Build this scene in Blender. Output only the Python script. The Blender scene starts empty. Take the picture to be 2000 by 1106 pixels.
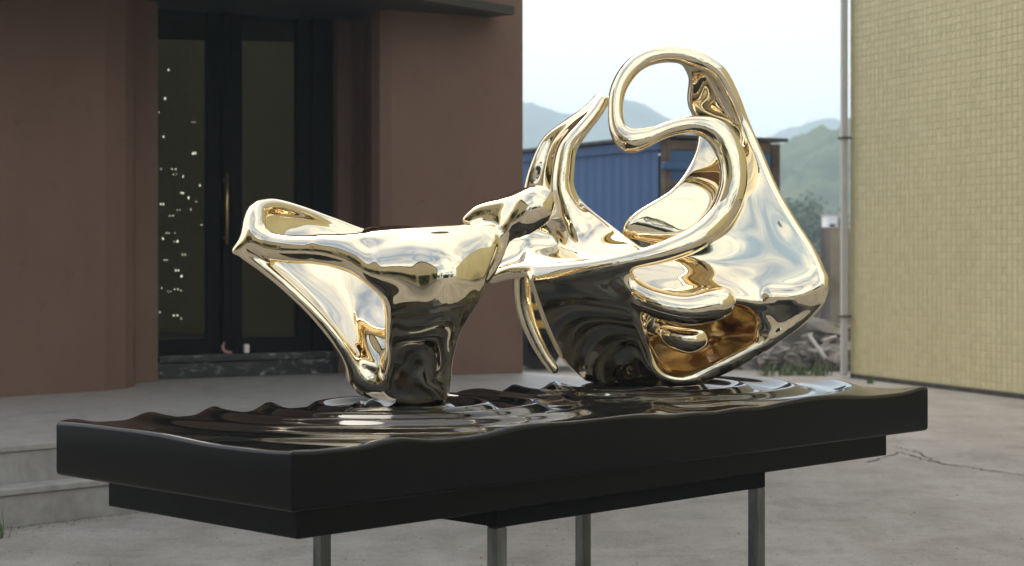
import bpy, bmesh, math, random
import numpy as np
from mathutils import Vector, Matrix
random.seed(7)
rng = np.random.default_rng(7)
R = math.radians
S = bpy.context.scene
C = S.collection

# ------------------------------------------------------------------ camera, sky, sun, exposure
EYE = 1.25            # camera height; level camera, horizon a little above mid frame
F = 3500.0            # focal length in the photograph's own pixels (2000 wide)
cam_d = bpy.data.cameras.new('camera')
cam = bpy.data.objects.new('camera', cam_d)
C.objects.link(cam)
cam.location = (0, 0, EYE)
cam.rotation_euler = (R(90), 0, 0)
cam_d.sensor_width = 36.0
cam_d.lens = 36.0 * F / 2000.0
cam_d.shift_y = -(553 - 500) / 2000.0
cam_d.clip_start = 0.05
cam_d.clip_end = 6000
cam_d.dof.use_dof = True
cam_d.dof.focus_distance = 5.6
cam_d.dof.aperture_fstop = 5.0
S.camera = cam

SUN_EL, SUN_AZ = 54.0, -38.0      # azimuth: degrees from +Y (view direction) towards +X
world = bpy.data.worlds.new('World')
S.world = world
world.use_nodes = True
wn, wl = world.node_tree.nodes, world.node_tree.links
for n in list(wn):
    wn.remove(n)
out = wn.new('ShaderNodeOutputWorld')
bg = wn.new('ShaderNodeBackground')
sky = wn.new('ShaderNodeTexSky')
sky.sky_type = 'NISHITA'
sky.sun_disc = False
sky.sun_elevation = R(SUN_EL)
sky.sun_rotation = R(SUN_AZ)
sky.air_density = 1.0
sky.dust_density = 3.0
tc = wn.new('ShaderNodeTexCoord')
sep = wn.new('ShaderNodeSeparateXYZ')
wl.new(tc.outputs['Generated'], sep.inputs[0])
# clouds on a plane overhead: xy / (z + c)
zc = wn.new('ShaderNodeMath'); zc.operation = 'MAXIMUM'; zc.inputs[1].default_value = 0.0
wl.new(sep.outputs['Z'], zc.inputs[0])
za = wn.new('ShaderNodeMath'); za.operation = 'ADD'; za.inputs[1].default_value = 0.22
wl.new(zc.outputs[0], za.inputs[0])
dv = wn.new('ShaderNodeVectorMath'); dv.operation = 'DIVIDE'
cz = wn.new('ShaderNodeCombineXYZ')
for i in range(3):
    wl.new(za.outputs[0], cz.inputs[i])
wl.new(tc.outputs['Generated'], dv.inputs[0]); wl.new(cz.outputs[0], dv.inputs[1])
nz = wn.new('ShaderNodeTexNoise')
nz.inputs['Scale'].default_value = 1.25
nz.inputs['Detail'].default_value = 7
nz.inputs['Roughness'].default_value = 0.55
nz.inputs['Distortion'].default_value = 0.5
wl.new(dv.outputs[0], nz.inputs['Vector'])
rp = wn.new('ShaderNodeValToRGB')
rp.color_ramp.elements[0].position = 0.36
rp.color_ramp.elements[1].position = 0.56
wl.new(nz.outputs['Fac'], rp.inputs[0])
mx = wn.new('ShaderNodeMix'); mx.data_type = 'RGBA'
mx.inputs['B'].default_value = (6.5, 6.3, 5.95, 1)
hzr = wn.new('ShaderNodeMapRange')
hzr.inputs['From Min'].default_value = 0.05; hzr.inputs['From Max'].default_value = 0.30
hzr.inputs['To Min'].default_value = 1.0; hzr.inputs['To Max'].default_value = 0.0
wl.new(zc.outputs[0], hzr.inputs['Value'])
mxf = wn.new('ShaderNodeMath'); mxf.operation = 'MAXIMUM'
wl.new(hzr.outputs[0], mxf.inputs[0]); wl.new(rp.outputs['Color'], mxf.inputs[1])
wl.new(mxf.outputs[0], mx.inputs['Factor'])
wl.new(sky.outputs['Color'], mx.inputs['A'])
wl.new(mx.outputs['Result'], bg.inputs['Color'])
bg.inputs['Strength'].default_value = 0.13
wl.new(bg.outputs[0], out.inputs['Surface'])

sun_d = bpy.data.lights.new('sun', 'SUN')
sun_d.energy = 1.5
sun_d.angle = R(35)
sun_d.color = (1.0, 0.93, 0.82)
sun = bpy.data.objects.new('sun', sun_d)
C.objects.link(sun)
sdir = Vector((math.sin(R(SUN_AZ)) * math.cos(R(SUN_EL)), math.cos(R(SUN_AZ)) * math.cos(R(SUN_EL)), math.sin(R(SUN_EL))))
sun.rotation_euler = sdir.to_track_quat('Z', 'Y').to_euler()
sun.location = (0, 0, 30)

S.view_settings.view_transform = 'Standard'
S.view_settings.look = 'None'
S.view_settings.exposure = 0.95
S.view_settings.gamma = 1.0
S.view_settings.use_curve_mapping = False
S.render.engine = 'CYCLES'
S.cycles.use_denoising = True
S.cycles.max_bounces = 12
S.cycles.glossy_bounces = 8
S.cycles.transparent_max_bounces = 12
S.cycles.volume_bounces = 1
S.cycles.caustics_reflective = False
S.cycles.sample_clamp_indirect = 6

# ------------------------------------------------------------------ helpers
def at(px, py, Y):
    """a point at depth Y on the sight line of a photograph pixel"""
    return Vector(((px - 1000) / F * Y, Y, EYE - (py - 500) / F * Y))

def ground_at(px, py, z=0.0):
    Y = (EYE - z) * F / (py - 500)
    return Vector(((px - 1000) / F * Y, Y, z))

def tag(o, label=None, cat=None, group=None, kind=None):
    if label: o['label'] = label
    if cat: o['category'] = cat
    if group: o['group'] = group
    if kind: o['kind'] = kind
    return o

def empty(name, loc=(0, 0, 0), rz=0.0, parent=None):
    o = bpy.data.objects.new(name, None)
    o.empty_display_size = 0.1
    C.objects.link(o)
    o.location = loc
    o.rotation_euler = (0, 0, rz)
    if parent: o.parent = parent
    return o

def mesh_obj(name, verts, faces, mat, parent=None, smooth=False):
    me = bpy.data.meshes.new(name)
    me.from_pydata([tuple(v) for v in verts], [], [tuple(f) for f in faces])
    me.update()
    o = bpy.data.objects.new(name, me)
    C.objects.link(o)
    if mat: me.materials.append(mat)
    if parent: o.parent = parent
    if smooth:
        me.polygons.foreach_set('use_smooth', [True] * len(me.polygons))
    return o

class MB:
    """collects boxes, tubes and prisms for ONE mesh object"""
    def __init__(self): self.v, self.f = [], []
    def add(self, verts, faces):
        b = len(self.v)
        self.v += [Vector(p) for p in verts]
        self.f += [tuple(i + b for i in f) for f in faces]
        return self
    def box(self, lo, hi, M=None):
        x0, y0, z0 = lo; x1, y1, z1 = hi
        p = [Vector(q) for q in ((x0,y0,z0),(x1,y0,z0),(x1,y1,z0),(x0,y1,z0),(x0,y0,z1),(x1,y0,z1),(x1,y1,z1),(x0,y1,z1))]
        if M is not None: p = [M @ q for q in p]
        return self.add(p, [(0,3,2,1),(4,5,6,7),(0,1,5,4),(1,2,6,5),(2,3,7,6),(3,0,4,7)])
    def prism(self, poly, z0, z1):
        n = len(poly)
        v = [(p[0], p[1], z0) for p in poly] + [(p[0], p[1], z1) for p in poly]
        f = [tuple(reversed(range(n))), tuple(range(n, 2 * n))]
        f += [(i, (i + 1) % n, n + (i + 1) % n, n + i) for i in range(n)]
        return self.add(v, f)
    def tube(self, pts, rad, n=8, cap=True):
        pts = [Vector(p) for p in pts]
        if not hasattr(rad, '__len__'): rad = [rad] * len(pts)
        base = len(self.v)
        up = Vector((0.13, 0.31, 0.94))
        for i, p in enumerate(pts):
            d = (pts[min(i + 1, len(pts) - 1)] - pts[max(i - 1, 0)]).normalized()
            a = d.cross(up)
            if a.length < 0.1: a = d.cross(Vector((1, 0, 0)))
            a.normalize(); b = d.cross(a)
            for k in range(n):
                t = 2 * math.pi * k / n
                self.v.append(p + (a * math.cos(t) + b * math.sin(t)) * rad[i])
        for i in range(len(pts) - 1):
            for k in range(n):
                q = base + i * n
                self.f.append((q + k, q + (k + 1) % n, q + n + (k + 1) % n, q + n + k))
        if cap:
            self.f.append(tuple(base + k for k in reversed(range(n))))
            self.f.append(tuple(base + (len(pts) - 1) * n + k for k in range(n)))
        return self
    def build(self, name, mat, parent=None, smooth=False, bevel=0.0, seg=2):
        o = mesh_obj(name, self.v, self.f, mat, parent, smooth)
        if bevel:
            bm = bmesh.new(); bm.from_mesh(o.data)
            bmesh.ops.bevel(bm, geom=list(bm.edges), offset=bevel, segments=seg, affect='EDGES', profile=0.6)
            bm.to_mesh(o.data); bm.free(); o.data.update()
        return o

# ------------------------------------------------------------------ materials
def new_mat(name):
    m = bpy.data.materials.new(name)
    m.use_nodes = True
    nt = m.node_tree
    b = nt.nodes['Principled BSDF']
    return m, nt.nodes, nt.links, b

def ramp(nodes, stops):
    r = nodes.new('ShaderNodeValToRGB')
    e = r.color_ramp.elements
    while len(e) < len(stops): e.new(0.5)
    for i, (p, c) in enumerate(stops):
        e[i].position = p
        e[i].color = (*c, 1) if len(c) == 3 else c
    return r

def noise(nodes, links, scale, detail=5, rough=0.55, coord='Object', stretch=None, dist=0.0):
    t = nodes.new('ShaderNodeTexCoord')
    n = nodes.new('ShaderNodeTexNoise')
    n.inputs['Scale'].default_value = scale
    n.inputs['Detail'].default_value = detail
    n.inputs['Roughness'].default_value = rough
    n.inputs['Distortion'].default_value = dist
    if stretch:
        mp = nodes.new('ShaderNodeMapping')
        mp.inputs['Scale'].default_value = stretch[:3]
        if len(stretch) > 3: mp.inputs['Rotation'].default_value = (0, 0, stretch[3])
        links.new(t.outputs[coord], mp.inputs[0]); links.new(mp.outputs[0], n.inputs['Vector'])
    else:
        links.new(t.outputs[coord], n.inputs['Vector'])
    return n

def mixc(nodes, links, a, b, fac, mode='MIX'):
    m = nodes.new('ShaderNodeMix'); m.data_type = 'RGBA'; m.blend_type = mode
    for k, v in (('A', a), ('B', b)):
        if isinstance(v, tuple): m.inputs[k].default_value = (*v, 1)
        else: links.new(v, m.inputs[k])
    if isinstance(fac, float): m.inputs['Factor'].default_value = fac
    else: links.new(fac, m.inputs['Factor'])
    return m.outputs['Result']

def bump(nodes, links, b, height, strength=0.3, dist=0.01):
    bp = nodes.new('ShaderNodeBump')
    bp.inputs['Strength'].default_value = strength
    bp.inputs['Distance'].default_value = dist
    links.new(height, bp.inputs['Height'])
    links.new(bp.outputs[0], b.inputs['Normal'])

def plain(name, col, rough=0.6, metal=0.0, var=0.12, scale=6.0, bmp=0.0, spec=0.5):
    m, n, l, b = new_mat(name)
    nz = noise(n, l, scale)
    lo = tuple(max(0, c * (1 - var)) for c in col); hi = tuple(min(1, c * (1 + var)) for c in col)
    r = ramp(n, [(0.3, lo), (0.7, hi)])
    l.new(nz.outputs['Fac'], r.inputs[0]); l.new(r.outputs[0], b.inputs['Base Color'])
    b.inputs['Roughness'].default_value = rough
    b.inputs['Metallic'].default_value = metal
    b.inputs['Specular IOR Level'].default_value = spec
    if bmp: bump(n, l, b, nz.outputs['Fac'], bmp, 0.01)
    return m

M = {}
# champagne gold mirror metal
m, n, l, b = new_mat('polished_gold')
b.inputs['Metallic'].default_value = 1.0
b.inputs['Base Color'].default_value = (0.89, 0.78, 0.57, 1)
b.inputs['Roughness'].default_value = 0.025
nz = noise(n, l, 5.0, 2, 0.4)
bump(n, l, b, nz.outputs['Fac'], 0.05, 0.012)
M['gold'] = m
# rougher gold for the hollow, colour darkened to stand in for inner shade
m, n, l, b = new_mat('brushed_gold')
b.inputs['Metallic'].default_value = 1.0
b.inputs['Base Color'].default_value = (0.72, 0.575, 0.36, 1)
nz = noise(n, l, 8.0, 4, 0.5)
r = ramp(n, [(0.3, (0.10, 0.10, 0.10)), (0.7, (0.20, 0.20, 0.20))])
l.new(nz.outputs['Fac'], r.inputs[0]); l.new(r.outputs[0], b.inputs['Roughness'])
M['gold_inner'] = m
# black lacquer
m, n, l, b = new_mat('black_lacquer')
b.inputs['Base Color'].default_value = (0.004, 0.004, 0.004, 1)
b.inputs['IOR'].default_value = 1.42
nz = noise(n, l, 9, 6, 0.65)
r = ramp(n, [(0.4, (0.03, 0.03, 0.03)), (0.75, (0.09, 0.09, 0.09))])
l.new(nz.outputs['Fac'], r.inputs[0]); l.new(r.outputs[0], b.inputs['Roughness'])
M['lacquer'] = m
m, n, l, b = new_mat('black_satin')
b.inputs['Base Color'].default_value = (0.0055, 0.0055, 0.0055, 1)
b.inputs['Roughness'].default_value = 0.3
b.inputs['Specular IOR Level'].default_value = 0.12
M['satin'] = m
# steel tube
m, n, l, b = new_mat('galvanised_steel')
b.inputs['Metallic'].default_value = 0.85
nz = noise(n, l, 14, 6, 0.6, stretch=(1, 1, 0.25))
r = ramp(n, [(0.35, (0.09, 0.094, 0.09)), (0.7, (0.24, 0.25, 0.25))])
l.new(nz.outputs['Fac'], r.inputs[0]); l.new(r.outputs[0], b.inputs['Base Color'])
b.inputs['Roughness'].default_value = 0.45
M['steel'] = m
M['dark_steel'] = plain('dark_steel', (0.008, 0.008, 0.008), 0.6, 0.0, spec=0.05)
# concrete yard
m, n, l, b = new_mat('concrete_yard')
n1 = noise(n, l, 0.35, 6, 0.6)
n2 = noise(n, l, 2.2, 8, 0.65, dist=0.4)
n3 = noise(n, l, 60, 4, 0.7)
n4 = noise(n, l, 0.9, 6, 0.6, stretch=(1.0, 0.22, 1, 0.75))
c1 = ramp(n, [(0.3, (0.185, 0.175, 0.160)), (0.7, (0.32, 0.311, 0.295))])
l.new(n1.outputs['Fac'], c1.inputs[0])
c2 = ramp(n, [(0.30, (0.18, 0.17, 0.156)), (0.46, (0.265, 0.255, 0.238)), (0.56, (0.315, 0.306, 0.29)), (0.75, (0.37, 0.361, 0.345))])
l.new(n2.outputs['Fac'], c2.inputs[0])
mxa = mixc(n, l, c1.outputs[0], c2.outputs[0], 0.6)
c4 = ramp(n, [(0.38, (0.64, 0.61, 0.56)), (0.60, (1, 1, 1))])
l.new(n4.outputs['Fac'], c4.inputs[0])
mxb = mixc(n, l, mxa, c4.outputs[0], 0.75, 'MULTIPLY')
n5 = noise(n, l, 14, 8, 0.7)
c5 = ramp(n, [(0.33, (0.72, 0.70, 0.67)), (0.52, (1, 1, 1))])
l.new(n5.outputs['Fac'], c5.inputs[0])
mxc = mixc(n, l, mxb, c5.outputs[0], 0.7, 'MULTIPLY')
c3 = ramp(n, [(0.35, (0.6, 0.6, 0.6)), (0.55, (1, 1, 1))])
l.new(n3.outputs['Fac'], c3.inputs[0])
mxd = mixc(n, l, mxc, c3.outputs[0], 0.7, 'MULTIPLY')
l.new(mxd, b.inputs['Base Color'])
b.inputs['Roughness'].default_value = 0.8
bump(n, l, b, n3.outputs['Fac'], 0.35, 0.006)
M['concrete'] = m
# grey marble of the steps
m, n, l, b = new_mat('grey_marble')
n1 = noise(n, l, 2.6, 8, 0.62, dist=1.6, stretch=(1.0, 0.5, 1.8, 0.7))
n2 = noise(n, l, 11, 6, 0.6)
c1 = ramp(n, [(0.30, (0.26, 0.252, 0.243)), (0.47, (0.32, 0.313, 0.304)), (0.56, (0.35, 0.343, 0.334)), (0.72, (0.29, 0.283, 0.274))])
l.new(n1.outputs['Fac'], c1.inputs[0])
c2 = ramp(n, [(0.3, (0.72, 0.71, 0.69)), (0.6, (1, 1, 1))])
l.new(n2.outputs['Fac'], c2.inputs[0])
l.new(mixc(n, l, c1.outputs[0], c2.outputs[0], 0.7, 'MULTIPLY'), b.inputs['Base Color'])
b.inputs['Roughness'].default_value = 0.42
M['marble'] = m
M['marble_riser'] = M['marble'].copy()
for nd in M['marble_riser'].node_tree.nodes:
    if nd.type == 'MAPPING': nd.inputs['Scale'].default_value = (1.6, 1.6, 1.6)
# brown painted render
m, n, l, b = new_mat('brown_plaster')
n1 = noise(n, l, 0.9, 6, 0.55)
n2 = noise(n, l, 130, 3, 0.6)
n3 = noise(n, l, 2.0, 6, 0.6, stretch=(1, 1, 0.12))
c1 = ramp(n, [(0.3, (0.158, 0.092, 0.067)), (0.7, (0.186, 0.112, 0.084))])
l.new(n1.outputs['Fac'], c1.inputs[0])
c3 = ramp(n, [(0.35, (0.88, 0.88, 0.88)), (0.6, (1, 1, 1))])
l.new(n3.outputs['Fac'], c3.inputs[0])
n6 = noise(n, l, 4.5, 9, 0.72, dist=0.8)
c6 = ramp(n, [(0.30, (0.74, 0.74, 0.75)), (0.42, (1, 1, 1)), (0.66, (1, 1, 1)), (0.74, (1.16, 1.15, 1.13))])
l.new(n6.outputs['Fac'], c6.inputs[0])
l.new(mixc(n, l, mixc(n, l, c1.outputs[0], c3.outputs[0], 0.7, 'MULTIPLY'), c6.outputs[0], 0.8, 'MULTIPLY'), b.inputs['Base Color'])
b.inputs['Roughness'].default_value = 0.75
bump(n, l, b, n2.outputs['Fac'], 0.25, 0.004)
M['brown'] = m
# black marble sill, chipped and splashed
m, n, l, b = new_mat('black_sill_stone')
n1 = noise(n, l, 7.0, 9, 0.7, dist=1.2, stretch=(1, 1, 1.6))
n2 = noise(n, l, 2.0, 4, 0.6)
c1 = ramp(n, [(0.0, (0.012, 0.013, 0.014)), (0.53, (0.022, 0.024, 0.026)), (0.58, (0.10, 0.10, 0.10)), (0.65, (0.36, 0.35, 0.34))])
l.new(n1.outputs['Fac'], c1.inputs[0])
l.new(c1.outputs[0], b.inputs['Base Color'])
b.inputs['Roughness'].default_value = 0.35
M['sill'] = m
M['frame'] = plain('black_door_frame', (0.0085, 0.008, 0.0075), 0.6, spec=0.04)
M['canopy'] = plain('canopy_metal', (0.030, 0.031, 0.033), 0.45)
M['interior'] = plain('dark_interior', (0.035, 0.032, 0.026), 0.9)
# door glass: tinted, see-through, mirror-like at a slant
m, n, l, b = new_mat('tinted_glass')
n.remove(b)
tr = n.new('ShaderNodeBsdfTransparent'); tr.inputs[0].default_value = (0.30, 0.31, 0.27, 1)
gl = n.new('ShaderNodeBsdfGlossy'); gl.inputs['Roughness'].default_value = 0.02
gl.inputs[0].default_value = (0.9, 0.92, 0.85, 1)
fr = n.new('ShaderNodeFresnel'); fr.inputs['IOR'].default_value = 1.45
ms = n.new('ShaderNodeMixShader')
l.new(fr.outputs[0], ms.inputs[0]); l.new(tr.outputs[0], ms.inputs[1]); l.new(gl.outputs[0], ms.inputs[2])
l.new(ms.outputs[0], n['Material Output'].inputs['Surface'])
M['glass'] = m
m, n, l, b = new_mat('tiny_lamp')  # glow of the added dots that make the door pane sparkle
b.inputs['Emission Color'].default_value = (1, 0.99, 0.96, 1)
b.inputs['Emission Strength'].default_value = 7
M['lamp'] = m
M['brass'] = plain('brass_pull', (0.45, 0.33, 0.16), 0.3, 0.9)
M['pink'] = plain('pink_hose', (0.55, 0.25, 0.24), 0.5)
M['white'] = plain('white_paint', (0.72, 0.70, 0.67), 0.5, scale=3)
M['paper'] = plain('white_paper', (0.78, 0.78, 0.78), 0.7, var=0.04)
# yellow wall tiles
def tile_mat(name, island):
    m, n, l, b = new_mat(name)
    if island:
        g = n.new('ShaderNodeNewGeometry'); rnd = g.outputs['Random Per Island']
    else:
        g = n.new('ShaderNodeObjectInfo'); rnd = g.outputs['Random']
    c = ramp(n, [(0.0, (0.65, 0.585, 0.33)), (0.5, (0.69, 0.622, 0.36)), (1.0, (0.725, 0.655, 0.39))])
    l.new(rnd, c.inputs[0])
    ge = n.new('ShaderNodeNewGeometry')
    nn = n.new('ShaderNodeTexNoise'); nn.inputs['Scale'].default_value = 0.45; nn.inputs['Detail'].default_value = 6
    mp = n.new('ShaderNodeMapping'); mp.inputs['Scale'].default_value = (1, 1, 0.35)
    l.new(ge.outputs['Position'], mp.inputs[0]); l.new(mp.outputs[0], nn.inputs['Vector'])
    c2 = ramp(n, [(0.3, (0.80, 0.79, 0.76)), (0.62, (1, 1, 1))])
    l.new(nn.outputs['Fac'], c2.inputs[0])
    l.new(mixc(n, l, c.outputs[0], c2.outputs[0], 0.8, 'MULTIPLY'), b.inputs['Base Color'])
    b.inputs['Roughness'].default_value = 0.45
    return m
M['tile'] = tile_mat('yellow_tile', False)
M['tile_many'] = tile_mat('yellow_tile_field', True)
M['grout'] = plain('grey_grout', (0.58, 0.52, 0.34), 0.9)
M['stain'] = plain('dark_plinth_stain', (0.05, 0.047, 0.04), 0.9, var=0.5, scale=12)
M['pipe'] = plain('pvc_pipe', (0.60, 0.59, 0.57), 0.45, var=0.05)
# blue container
m, n, l, b = new_mat('blue_container_paint')
n1 = noise(n, l, 1.5, 7, 0.65, stretch=(1, 1, 0.3))
c1 = ramp(n, [(0.25, (0.022, 0.088, 0.235)), (0.7, (0.032, 0.122, 0.315))])
l.new(n1.outputs['Fac'], c1.inputs[0]); l.new(c1.outputs[0], b.inputs['Base Color'])
b.inputs['Roughness'].default_value = 0.55
M['blue'] = m
M['rust'] = plain('rusty_frame', (0.10, 0.075, 0.062), 0.8, var=0.5, scale=4)
M['redpaint'] = plain('red_lamp_plastic', (0.5, 0.05, 0.04), 0.4)
M['tarp'] = plain('dark_roof_sheet', (0.05, 0.05, 0.055), 0.7, var=0.4)
M['yellow'] = plain('yellow_bar_paint', (0.55, 0.36, 0.05), 0.5)
M['rubber'] = plain('black_rubber', (0.015, 0.015, 0.015), 0.8)
M['rubble'] = plain('broken_concrete', (0.205, 0.195, 0.188), 0.9, var=0.45, scale=5, bmp=0.5)
M['rubble_pale'] = plain('pale_plaster_rubble', (0.55, 0.54, 0.53), 0.9, var=0.2, scale=6, bmp=0.5)
M['old_wall'] = plain('weathered_cement', (0.30, 0.29, 0.28), 0.9, var=0.4, scale=1.6, bmp=0.3)
M['crack'] = plain('crack_dirt', (0.05, 0.047, 0.042), 0.95)
M['gravel'] = plain('gravel_bits', (0.24, 0.22, 0.19), 0.9, var=0.6, scale=40)
def leaf_mat(name, a, c):
    m, n, l, b = new_mat(name)
    g = n.new('ShaderNodeNewGeometry')
    r = ramp(n, [(0.0, a), (1.0, c)])
    l.new(g.outputs['Random Per Island'], r.inputs[0]); l.new(r.outputs[0], b.inputs['Base Color'])
    b.inputs['Roughness'].default_value = 0.6
    return m
M['leaf'] = leaf_mat('tree_leaf', (0.025, 0.055, 0.014), (0.075, 0.12, 0.03))
M['grass'] = leaf_mat('grass_blade', (0.05, 0.09, 0.02), (0.14, 0.19, 0.06))
M['palm'] = leaf_mat('palm_leaf', (0.03, 0.06, 0.015), (0.08, 0.12, 0.035))
M['bark'] = plain('bark', (0.11, 0.085, 0.062), 0.9, var=0.4, scale=9)
m, n, l, b = new_mat('forest_hill')
n1 = noise(n, l, 0.10, 8, 0.75)
n2 = noise(n, l, 0.02, 6, 0.6)
c1 = ramp(n, [(0.35, (0.018, 0.036, 0.016)), (0.5, (0.045, 0.075, 0.028)), (0.68, (0.10, 0.125, 0.05))])
l.new(n1.outputs['Fac'], c1.inputs[0])
c2 = ramp(n, [(0.35, (0.6, 0.65, 0.7)), (0.65, (1.1, 1.05, 0.9))])
l.new(n2.outputs['Fac'], c2.inputs[0])
l.new(mixc(n, l, c1.outputs[0], c2.outputs[0], 0.7, 'MULTIPLY'), b.inputs['Base Color'])
b.inputs['Roughness'].default_value = 0.95
M['hill'] = m

# ------------------------------------------------------------------ ground
g = mesh_obj('ground', [(-1250, -1250, 0), (1250, -1250, 0), (1250, 1250, 0), (-1250, 1250, 0)], [(0, 1, 2, 3)], M['concrete'])
tag(g, kind='structure')
# crack in the yard, right of the table
def strip(name, pts, wid, z, mat):
    v, f = [], []
    for i, p in enumerate(pts):
        d = (pts[min(i + 1, len(pts) - 1)] - pts[max(i - 1, 0)]).normalized()
        s = Vector((-d.y, d.x, 0)) * wid * (0.4 + random.random()) * (0.25 if i in (0, len(pts) - 1) else 1)
        v += [(p.x - s.x, p.y - s.y, z), (p.x + s.x, p.y + s.y, z)]
    f = [(2 * i, 2 * i + 1, 2 * i + 3, 2 * i + 2) for i in range(len(pts) - 1)]
    o = mesh_obj(name, v, f, mat)
    return tag(o, kind='structure')
def crackline(pix, n=14, jit=0.012):
    out = []
    for (a, c) in zip(pix[:-1], pix[1:]):
        A, B = ground_at(*a), ground_at(*c)
        for k in range(n):
            p = A.lerp(B, k / n)
            out.append(p + Vector((random.gauss(0, jit), random.gauss(0, jit), 0)))
    out.append(ground_at(*pix[-1]))
    return out
strip('ground_crack', crackline([(1690, 905), (1760, 884), (1830, 905), (1900, 915), (2010, 931), (2200, 960)]), 0.007, 0.004, M['crack'])
strip('ground_crack', crackline([(1742, 872), (1790, 884), (1835, 906)], 10), 0.006, 0.0045, M['crack'])

# ------------------------------------------------------------------ marble platform and steps before the brown building
PZ = 0.36
u_s = Vector((0.700, 0.714, 0)).normalized()        # along the steps
n_s = Vector((-u_s.y, u_s.x, 0))                    # back, into the building
def step(name, p0, k0, k1, depth, z0, z1):
    a = p0 + u_s * k0; c = p0 + u_s * k1
    o = MB().prism([a, c, c + n_s * depth, a + n_s * depth], z0, z1 - 0.032).build(name, M['marble_riser'], bevel=0.004)
    tag(o, kind='structure')
    a2, c2 = a - n_s * 0.014 , c - n_s * 0.014 + u_s * 0.014
    o2 = MB().prism([a2, c2, c2 + n_s * (depth + 0.01), a2 + n_s * (depth + 0.01)], z1 - 0.030, z1).build('tread', M['marble'], bevel=0.006)
    return tag(o2, kind='structure')
p_plat = ground_at(0, 872, PZ); p_plat.z = 0
p_step = ground_at(0, 957, PZ / 2); p_step.z = 0
step('step', p_step, -6, 5.35, 1.2, 0.0, PZ / 2)
step('platform', p_plat, -6, 5.5, 9.0, 0.0, PZ)

# ------------------------------------------------------------------ brown building
bld = empty('brown_building', ground_at(500, 735, PZ))
tag(bld, 'dark brown plastered building with black glass door behind the left of the table', 'building')
def wp(o):      # parent keeping world coordinates
    o.parent = bld
    o.matrix_parent_inverse = Matrix.Translation(bld.location).inverted()
    return o
ub = Vector((0.79, 0.613, 0)).normalized(); nb = Vector((-ub.y, ub.x, 0))
TOP = 10.0  # unseen height, raised so the building shades the yard
def B(px, py): 
    return ground_at(px, py, PZ)
# left pier, its right corner rounded
c0 = B(-60, 780); c1 = B(205, 763.5); c2 = B(245, 759); c3 = B(260, 755.5); c4 = B(265, 752)
far = B(265, 752) + nb * 1.2
wp(MB().prism([c0 - (c1 - c0) * 2.5, c0, c1, c2, c3, c4, far, c0 - (c1 - c0) * 2.5 + nb * 2.0], PZ + 0.001, TOP).build('left_pier', M['brown']))
# set-back strip left of the door
s0 = B(240, 750.0); s1 = B(308.5, 745.5)
wp(MB().prism([s0, s1, s1 + nb * 1.0, s0 + nb * 1.0], PZ + 0.001, TOP).build('pilaster', M['brown']))
# right pier with its return
q0 = B(709, 737.5); q1 = B(1021, 728.5)
db0 = B(309, 741.5); db1 = B(660, 729.2)                  # door line
ret = q0 + (db1 - q0) * 1.0
rp_ = [(711, 731.2), (716, 734.6), (726, 737.0), (742, 738.0), (765, 737.8), (800, 736.4), (890, 733.2)]
rpts = [B(710, 728.6) + nb * 0.3] + [B(*p) for p in rp_]
wp(MB().prism(rpts + [q1, q1 + nb * 7.0, rpts[0] + nb * 7.0], PZ + 0.001, TOP).build('right_pier', M['brown']))
t0_, t1_ = B(661, 728.4), B(722, 726.6)
wp(MB().prism([t0_, t1_, t1_ + nb * 0.25, t1_ + nb * 0.9, t0_ + nb * 0.9], PZ + 0.002, TOP - 0.003).build('pilaster', M['brown']))
dd = (db1 - db0); DW = dd.length; dd.normalize(); dn = Vector((-dd.y, dd.x, 0))
def DP(s, y, z):                                             # door coordinates: along, back, up
    return db0 + dd * s + dn * y + Vector((0, 0, z - PZ))
def dbox(mb, s0, s1, y0, y1, z0, z1):
    M4 = Matrix((( dd.x, dn.x, 0, db0.x), (dd.y, dn.y, 0, db0.y), (0, 0, 1, 0), (0, 0, 0, 1)))
    return mb.box((s0, y0, z0), (s1, y1, z1), M4)
def dz(py, s=0.5):                                           # height of a pixel row on the door plane
    Y = (db0 + dd * s * DW).y
    return EYE - (py - 500) / F * Y
def ds(px):
    k = (px - 1000) / F
    # solve (x0 + s dx) = k (y0 + s dy)
    return (k * db0.y - db0.x) / (dd.x - k * dd.y)
zs = dz(692, .4)
wp(dbox(MB(), 0.002, DW - 0.002, 0.0, 0.6, PZ + 0.002, zs - 0.05).build('sill_stone', M['sill'], bevel=0.004))
wp(dbox(MB(), 0.002, DW - 0.002, -0.025, 0.6, zs - 0.048, zs).build('sill_cap', M['sill'], bevel=0.006))
# door frame (part) with panes and handle (sub-parts)
DT = 5.6
fr_ = MB()
sA, sB, sC, sD, sE = 0.004, ds(416), ds(441), ds(458), ds(483)
sF, sG = ds(592), DW - 0.004
dbox(fr_, sA, sA + 0.03, 0.10, 0.20, zs, DT)
dbox(fr_, sB, sC, 0.12, 0.20, zs, DT)
dbox(fr_, sC + 0.01, sD, 0.08, 0.19, zs, DT)
dbox(fr_, sD + 0.01, sE, 0.10, 0.20, zs, DT)
dbox(fr_, sF, sF + 0.11, 0.12, 0.20, zs, DT)
dbox(fr_, sF + 0.115, sG, 0.08, 0.22, zs, DT)
dbox(fr_, sA + 0.031, sB - 0.001, 0.12, 0.19, zs + 0.002, dz(663, .2))
dbox(fr_, sE + 0.001, sF - 0.001, 0.12, 0.19, zs + 0.002, dz(659, .7))
dbox(fr_, sA + 0.031, sB - 0.001, 0.12, 0.19, DT - 0.25, DT)
dbox(fr_, sE + 0.001, sF - 0.001, 0.12, 0.19, dz(8, .6), dz(8, .6) + 0.08)
door = wp(fr_.build('door_frame', M['frame'], bevel=0.004))
def sub(o, p):
    o.parent = p
    return o
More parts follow.
